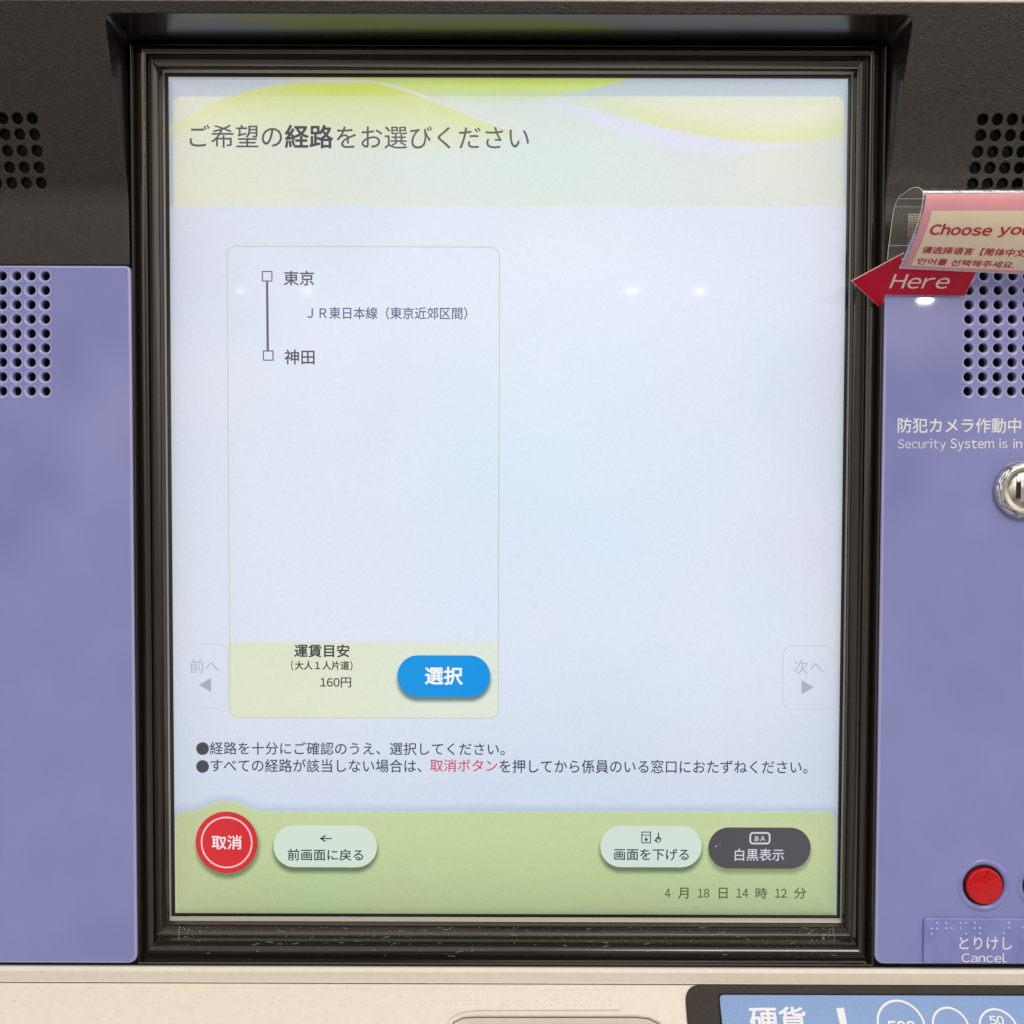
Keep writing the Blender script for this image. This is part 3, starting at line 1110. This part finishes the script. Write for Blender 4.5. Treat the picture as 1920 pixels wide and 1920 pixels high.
outer_, inner_ = rrect(kx0, kz1 + 0.1, kx1, kzt, 0.15, 2), rrect(kx0, kz1 + 0.1, kx1, kzt, 0.15, 2, inset=0.25)
n_ = len(outer_)
poly_mesh('key_guide', [(p[0], -3.95, p[1]) for p in outer_ + inner_], [(k, (k + 1) % n_, n_ + (k + 1) % n_, n_ + k) for k in range(n_)], M['frame'], lock)

# ---- warm white lower housing: ledge, band and a console face sloping toward the user
KS = 0.78                                         # how far the console comes forward per unit it drops
c0 = at(960, 1843.5, -2.2)
prof = [(3.0, at(960, 1811.5, 3.0)[2]), (0.2, at(960, 1813.5, 0.2)[2]), (-0.4, at(960, 1815, -0.4)[2]), (-1.2, at(960, 1821.5, -1.2)[2]),
        (-1.45, at(960, 1823.5, -1.45)[2]), (-1.5, at(960, 1842.5, -1.5)[2]), (-1.7, at(960, 1844.0, -1.7)[2])]
z_a = prof[-1][1]
y_a = prof[-1][0]
V, F = [], []
for y, z in prof:
    V += [(-258, y, z), (258, y, z)]
for i in range(len(prof) - 1):
    F.append((2 * i, 2 * i + 1, 2 * i + 3, 2 * i + 2))
ledge = poly_mesh('lower_housing', V, F, M['beige'], machine, smooth=30)
ns = np.array([0, -1.0, KS]); ns = ns / np.linalg.norm(ns)          # console face normal (toward viewer, up)
ev = np.array([0, KS, 1.0]); ev = ev / np.linalg.norm(ev)           # up the slope
p0s = np.array([0, y_a, z_a])
CF = (p0s, EX, ev, ns)
CP = (p0s, ns, EX, ev)


def uv(px, py, lift=0.0):
    p = at_plane(px, py, p0s + ns * lift, ns) - p0s
    return (p[0], float(np.dot(p, ev)))


VB = -48.0
slot = [uv(843, 1932), uv(850, 1916), uv(868, 1907.5), uv(890, 1906), uv(1190, 1906), uv(1216, 1908.5), uv(1236, 1918), uv(1246, 1932)]
slot_poly = [(slot[0][0], VB + 6)] + slot + [(slot[-1][0], VB + 6)]
console = plate('console_face', [(-258, VB), (258, VB), (258, 0.0), (-258, 0.0)], [slot_poly], 6.0, 1.0, M['beige'], machine, CF)
lip_o = inset_poly(slot_poly, 0.35)
lip_i = inset_poly(slot_poly, 2.5)
n_ = len(lip_o)
poly_mesh('slot_lip', [to_world(CF, a, b, -0.8) for a, b in lip_o] + [to_world(CF, a, b, -2.4) for a, b in lip_i] + [to_world(CF, a, b, -5.2) for a, b in lip_i],
          [(k + r * n_, (k + 1) % n_ + r * n_, n_ + (k + 1) % n_ + r * n_, n_ + k + r * n_) for r in (0, 1) for k in range(n_)], M['beige'], console, smooth=40)
poly_mesh('slot_floor', [to_world(CF, a, b, -5.0) for a, b in ((-40, VB), (80, VB), (80, -6), (-40, -6))], [(0, 1, 2, 3)],
          pmat('grey_slot', (0.22, 0.21, 0.23), 0.4), console)
# raised braille strip running above and round the slot
st_ol = [(-258, uv(0, 1854, .6)[1]), uv(1158.5, 1854.8, .6), uv(1163.5, 1893.5, .6), uv(885, 1894.8, .6), uv(858, 1900, .6), uv(838, 1914, .6), (uv(831, 1922, .6)[0], VB + 2), (-258, VB + 2)]
st_ol[0] = (-258, st_ol[1][1])
st_ol = round_poly(st_ol, [0, 0.8, 0.8, 5, 4, 4, 1, 0])
strip = plate('braille_strip', st_ol, [], 1.0, 0.22, M['beige'], console, (p0s + ns * 0.75, EX, ev, ns))
bd = []
for a, b in ((35, 322), (20, 368), (115, 322), (165, 322), (148, 368), (128, 413), (208, 415), (257, 420), (275, 368), (500, 322), (550, 324), (535, 372), (515, 418), (615, 375), (663, 374),
             (793, 374), (875, 374), (923, 374), (890, 325), (908, 424), (1052, 378), (1135, 376), (1122, 420), (1168, 421), (1195, 328), (1275, 328), (1248, 428), (1312, 380),
             (1382, 425), (1445, 380), (1432, 428), (1522, 378), (1510, 428), (1580, 332), (1795, 334), (1782, 382), (1772, 430), (1822, 430)):
    bd.append((a / 4.8, 1790 + b / 4.8))
for a, b in ((30, 128), (32, 160), (98, 128), (135, 128), (172, 128), (207, 128), (242, 128), (279, 128), (315, 128), (352, 128), (390, 128), (426, 128), (462, 128), (498, 128), (533, 128),
             (598, 92), (635, 92), (638, 128), (638, 165), (700, 128), (738, 128), (838, 128), (902, 92), (900, 128), (940, 128), (938, 165), (1040, 128), (1103, 128), (1105, 162),
             (1140, 92), (1142, 162), (1203, 90), (1205, 162), (1242, 128), (1305, 162), (1343, 128), (1345, 164)):
    bd.append((780 + a / 3.692, 1840 + b / 3.692))
for k in range(12):
    for j in range(3):
        if random.random() < 0.55:
            bd.append((400 + k * 31 + random.choice((0, 10)), 1867 + j * 9))
V, F = dome_list([at_plane(a, b, p0s + ns * 0.75, ns) for a, b in bd], 0.46, 0.38, CF, 8)
poly_mesh('braille', V, F, M['bright_dot'], console, smooth=60)

# ---- coin panel
cx0 = uv(1284.5, 1868)[0]
cpt = uv(1500, 1845.8, 1.0)[1]
coin = plate('coin_panel', round_poly([(cx0, VB - 2), (258, VB - 2), (258, cpt + 0.2), (cx0, cpt)], [0, 0, 0, 7.0], 8), [], 1.6, 0.4, M['brown_matt'], machine,
             (p0s + ns * 0.9, EX, ev, ns))
bx = uv(1350, 1880, 1.0)[0]
bt_ = uv(1500, 1866, 1.0)[1]
outer_ = round_poly([(bx - 0.7, VB), (256, VB), (256, bt_ + 0.7), (bx - 0.7, bt_ + 0.7)], [0, 0, 0, 2.2], 6)
plate('print_border', outer_, [], 0.3, 0.1, M['matt'], coin, (p0s + ns * 1.05, EX, ev, ns))
face = plate('coin_print', round_poly([(bx, VB), (254, VB), (254, bt_), (bx, bt_)], [0, 0, 0, 1.9], 6), [], 0.3, 0.1, M['blueplate'], coin, (p0s + ns * 1.25, EX, ev, ns))
CPL = (p0s + ns * 1.3, ns, EX, ev)
text('lettering', '硬貨', (1405, 1887, 1512, 1938), M['white'], coin, CPL, lift=0.05, bold=0.020)
poly_mesh('slot_sign', [at_plane(a, b, p0s + ns * 1.36, ns) for a, b in ((1568, 1890), (1580, 1945), (1593, 1945), (1582.5, 1889.5))], [(0, 1, 2, 3)], M['white'], coin)


def ring_on(cx, cy, r, w, squash=1.0, turn=0.0):
    c = at_plane(cx, cy, p0s + ns * 1.36, ns)
    V, F = [], []
    n = 40
    for rr in (r, r - w):
        for k in range(n):
            a = 2 * math.pi * k / n
            u, v = rr * math.cos(a), rr * math.sin(a) * squash
            V.append(c + EX * (u * math.cos(turn) - v * math.sin(turn)) + ev * (u * math.sin(turn) + v * math.cos(turn)))
    for k in range(n):
        F.append((k, (k + 1) % n, n + (k + 1) % n, n + k))
    return poly_mesh('coin_outline', V, F, M['white'], coin)


ring_on(1690, 1923, 9.4, 0.85)
ring_on(1783, 1925, 7.2, 0.8)
ring_on(1873, 1930, 7.6, 0.8)
text('lettering', '500', (1664, 1914, 1717, 1936), M['white'], coin, CPL, lift=0.05, latin=True, bold=0.03)
text('lettering', '50', (1855, 1904.5, 1882, 1922), M['white'], coin, CPL, lift=0.05, latin=True, bold=0.03, slant=0.0)

# ================================================================== LAMINATED SIGN TAPED OVER THE LILAC PANEL
XL = at(1664, 487, -1.2)[0]
prof_px = [(1664, 487), (1666, 465), (1669.5, 440), (1673, 412), (1677.5, 388), (1684.5, 371), (1694, 363.5), (1706, 354.5), (1716, 351.2), (1725, 353.2), (1731, 361),
           (1728.5, 388), (1722.5, 412), (1711, 445), (1701, 470), (1686, 503)]
prof3 = np.array([at_x(px, py, XL) for px, py in prof_px])
# resample smoothly
s_ = np.concatenate([[0], np.cumsum(np.linalg.norm(np.diff(prof3[:, 1:], axis=0), axis=1))])
PS = np.linspace(0, s_[-1], 64)
PYv = spline(s_, prof3[:, 1], PS)
PZv = spline(s_, prof3[:, 2], PS)
S_TOP = s_[10]                                     # arc length where the front leaf starts
S_END = s_[-1]
SW = 78.0                                          # sign width to the right


def leaf(u, s, off=0.0):
    """u: mm to the right of the left edge, s: arc length along the folded sheet"""
    u = np.asarray(u, float); s = np.asarray(s, float)
    y = np.interp(s, PS, PYv); z = np.interp(s, PS, PZv)
    dy = np.interp(s + .3, PS, PYv) - np.interp(s - .3, PS, PYv)
    dz = np.interp(s + .3, PS, PZv) - np.interp(s - .3, PS, PZv)
    ln = np.hypot(dy, dz) + 1e-9
    ny, nz = dz / ln, -dy / ln                     # outer side of the fold
    g = smooth01(S_TOP, S_END, s) * u / 60.0
    return np.stack([XL + u, y + ny * off - 0.2 * g, z + nz * off - 2.6 * g + 0.5 * (1 - smooth01(S_TOP, S_END, s)) * smooth01(S_TOP - 12, S_TOP, s) * u / 60], -1)


_probe = leaf(np.array([0.0]), np.array([S_TOP + 5]), 1.0)[0] - leaf(np.array([0.0]), np.array([S_TOP + 5]), 0.0)[0]
SGN = 1.0 if _probe[1] < 0 else -1.0               # make "off" point toward the viewer on the front leaf

sign = thing('laminated_sign', 'pink and cream laminated language notice folded over above the red arrow', 'sign', tuple(prof3[-1]))


def sheet(name, u0, u1, s0, s1, off, mat, parent, nu=10, nsg=40, thick=0.0, **kw):
    us = np.linspace(u0, u1, nu); ss = np.linspace(s0, s1, nsg)
    U, Sg = np.meshgrid(us, ss)
    P = leaf(U.ravel(), Sg.ravel(), off * SGN)
    F = []
    for j in range(nsg - 1):
        for i in range(nu - 1):
            a = j * nu + i
            F.append((a, a + 1, a + nu + 1, a + nu))
    return poly_mesh(name, list(P), F, mat, parent, smooth=60, **kw)


film = sheet('film', 0, SW, 0, S_END, 0.0, M['film'], sign, 6, 64)
edges = []
Vt, Ft = tube(list(leaf(np.zeros(64), np.linspace(0, S_END, 64))), 0.13)
V2, F2 = tube(list(leaf(np.linspace(0, SW, 12), np.full(12, S_END))), 0.12)
Ft += [tuple(i + len(Vt) for i in f) for f in F2]; Vt += V2
poly_mesh('film_edge', Vt, Ft, M['edge'], sign, smooth=60)
# creases across the rear leaf
for pxp, pyp in ((1684.5, 371), (1677.5, 388), (1666.5, 462)):
    i = int(np.argmin(np.hypot(pix(leaf(np.zeros(64), PS))[:, 0] - pxp, pix(leaf(np.zeros(64), PS))[:, 1] - pyp)))
    Vt, Ft = tube(list(leaf(np.linspace(0, SW, 8), np.full(8, PS[i]), 0.02)), 0.09, 5)
    poly_mesh('crease', Vt, Ft, M['edge'], sign)


def s_at(px, py):
    """arc length on the front leaf that shows at this pixel, and its u"""
    ss = np.linspace(S_TOP, S_END, 200)
    best = None
    for s in ss:
        y = float(np.interp(s, PS, PYv))
        p = at(px, py, y)
        u = p[0] - XL
        q = leaf(np.array([u]), np.array([s]))[0]
        d = abs(q[2] - p[2])
        if best is None or d < best[0]:
            best = (d, s, u)
    return best[1], best[2]


pap = sheet('paper', 0.9, SW, S_TOP + 0.6, S_END - 0.5, 0.12, M['pink'], sign, 8, 30)
sa, ua = s_at(1748, 394.5)
sb, ub = s_at(1707, 497)
sheet('paper_panel', 0.5 * (ua + ub), SW, sa, sb, 0.22, M['cream'], sign, 8, 30)


def sign_text(body, px0, px1, ptop, pbot, mat, upx1=None, **kw):
    pm = (px0 + px1) / 2
    s1, _ = s_at(px0 + 6, ptop)
    s0, _ = s_at(px0, pbot)
    sm = (s0 + s1) / 2
    ym = float(np.interp(sm, PS, PYv))
    pmid = (ptop + pbot) / 2
    u0, u1 = at(px0, pmid, ym)[0] - XL, at(px1, pmid, ym)[0] - XL

    def mp(U, Z):
        P = leaf(u0 + U[:, 0] * (u1 - u0), s0 + U[:, 1] * (s1 - s0), 0.30 * SGN)
        P[:, 1] -= Z * 0.006
        return P
    return text('lettering', body, (0, 0, 1, 1), mat, sign, mapper=mp, **kw)


sign_text('Choose', 1744, 1860.5, 418.5, 439.5, M['darkred'], latin=True, bold=0.028, gap=0.10)
sign_text('your', 1872, 1951, 424.5, 444.5, M['darkred'], latin=True, bold=0.028, gap=0.10)
sign_text('请选择语言【简体中文', 1729, 1923, 460.5, 474, M['darkred'], bold=0.022)
sign_text('언어를 선택해주세요.', 1719.5, 1902.5, 482.5, 494.5, M['darkred'], bold=0.020)

# gauze tape holding the rear leaf: a real open weave
gz0, gz1 = at(1703, 402, -1.0), at(1729, 470, -1.0)
V, F = [], []


def bar(a, b, c, d, y):
    o = len(V)
    V.extend([(a, y, c), (b, y, c), (b, y, d), (a, y, d), (a, y + .12, c), (b, y + .12, c), (b, y + .12, d), (a, y + .12, d)])
    F.extend([(o, o + 1, o + 2, o + 3), (o, o + 4, o + 5, o + 1), (o + 1, o + 5, o + 6, o + 2), (o + 2, o + 6, o + 7, o + 3), (o + 3, o + 7, o + 4, o)])


gy = -0.8
xx = np.arange(gz0[0], gz1[0], 0.92)
zz = np.arange(gz1[2], gz0[2], 0.92)
for x_ in xx:
    bar(x_, x_ + 0.34, zz[0], zz[-1] + .34, gy)
for z_ in zz:
    bar(xx[0], xx[-1] + .34, z_, z_ + 0.34, gy - 0.13)
poly_mesh('gauze_tape', V, F, M['gauze'], sign)

# ================================================================== RED ARROW
pa, pb = at(1832, 507, -13.0), at(1809, 554, -2.6)
dirv = np.array([0, pb[1] - pa[1], pb[2] - pa[2]]); dirv /= np.linalg.norm(dirv)
na = np.cross(EX, dirv); na = na if na[1] < 0 else -na
arrow = thing('arrow_sticker', 'red laminated arrow reading Here pointing left at the screen edge', 'arrow sign', tuple(at(1720, 554, -2.6)))
ar_px = [(1598.5, 528), (1652.5, 579), (1660.5, 552.5), (1809, 554.5), (1832, 507), (1840, 490), (1688, 488), (1693.5, 476.5)]
AF = (pa, EX, -dirv, na)
ar_uv = []
for px, py in ar_px:
    p = at_plane(px, py, pa, na) - pa
    ar_uv.append((p[0], float(np.dot(p, -dirv))))
plate('arrow_face', ar_uv, [], 0.25, 0.05, M['crimson'], arrow, AF)
plate('arrow_backing', inset_poly(ar_uv, -0.30), [], 0.2, 0.05, M['palepink'], arrow, (pa - na * 0.3, EX, -dirv, na))
text('lettering', 'Here', (1672, 514, 1781, 541), M['palepink'], arrow, (pa, na, EX, -dirv), lift=0.05, latin=True, weight=0.004, gap=0.10)

# ================================================================== DUST on the lower ledge of the frame and on the glass
V, F = [], []


def fleck(p, r):
    o = len(V)
    a = random.random() * 6.28
    ca_, sa_ = math.cos(a), math.sin(a)
    e = random.uniform(0.3, 1.0)
    for du, dv, dn in ((-1, 0, 0), (0, -e, 0), (1, 0, 0), (0, e, 0), (0, 0, 0.6)):
        V.append(p + np.array([r * (du * ca_ - dv * sa_), -r * dn, r * (du * sa_ + dv * ca_)]))
    F.extend([(o, o + 1, o + 4), (o + 1, o + 2, o + 4), (o + 2, o + 3, o + 4), (o + 3, o, o + 4)])


for k in range(900):
    px = random.uniform(325, 1575)
    py = 1738 + abs(random.gauss(0, 1)) * 22
    if py > 1806:
        continue
    y = np.interp(py, [1736, 1751, 1766, 1778, 1791, 1808], [10.3, 10.2, 5.4, 4.7, 4.2, 1.9])
    fleck(at(px, py, float(y) - 0.1), random.choice((0.07, 0.08, 0.10, 0.15)) * random.uniform(0.7, 1.3))
for k in range(70):
    e_ = random.choice((0, 1))
    px = (335 + random.random() ** 2 * 40) if e_ == 0 else (1565 - random.random() ** 2 * 50)
    fleck(at(px, random.uniform(1738, 1765), 7.0), random.uniform(0.12, 0.32))
for k in range(46):
    px, py = random.uniform(330, 1570), random.uniform(1738, 1795)
    y = np.interp(py, [1736, 1751, 1766, 1778, 1791, 1808], [10.3, 10.2, 5.4, 4.7, 4.2, 1.9])
    p0_ = at(px, py, float(y) - 0.12)
    a_ = random.uniform(-0.7, 0.7)
    L_ = random.uniform(0.8, 3.2)
    bow = random.uniform(-0.5, 0.5)
    pts = [p0_ + np.array([math.cos(a_) * L_ * q, -0.05, math.sin(a_) * L_ * q * 0.5 + bow * q * (1 - q)]) for q in np.linspace(0, 1, 6)]
    Vf, Ff = tube(pts, 0.045, 4)
    o_ = len(V)
    V.extend(Vf)
    F.extend([tuple(i + o_ for i in f) for f in Ff])
for k in range(150):                             # a few pale flecks on the glass, most of them low down
    py = 1712 - abs(random.gauss(0, 1)) * 150
    if py < 400:
        continue
    fleck(at(random.uniform(335, 1560), py, ZP - 0.25), random.choice((0.07, 0.09, 0.12)))
for px, py, r_ in ((502, 1667, 0.75), (561, 1653, 0.42), (1343, 1587, 0.5), (1350, 1583, 0.3)):
    fleck(at(px, py, ZP - 0.25), r_)
dust = poly_mesh('dust', V, F, M['dust'], None, kind='stuff')
dust['label'] = 'pale specks of dust along the lower ledge of the dark screen frame'
dust['category'] = 'dust'


# ================================================================== small round lamps of the hall ceiling, mirrored in the gloss
def mirrored(px, py, y, H):
    p = at(px, py, y)
    d = ray(px, py)
    d = np.array([d[0], -d[1], d[2]])
    tt = (H - p[2]) / d[2]
    return (p + d * tt) * MM


for px, py, y, w in ((450, 545, ZP, 0.7), (575, 546, ZP, 0.8), (1186, 545, ZP, 1.2), (1311, 546, ZP, 1.1), (1735, 563, 0, 1.6)):
    loc = mirrored(px, py, y, 2000.0)
    a, b, L = (0.11, 0.034, 30.0 * w) if y else (0.17, 0.075, 60.0)
    area_lamp('ceiling_spot', loc, (0, 0, 0.1), a, b, L * math.pi * math.pi / 4 * a * b, (1.0, 0.96, 0.88), 'ELLIPSE')
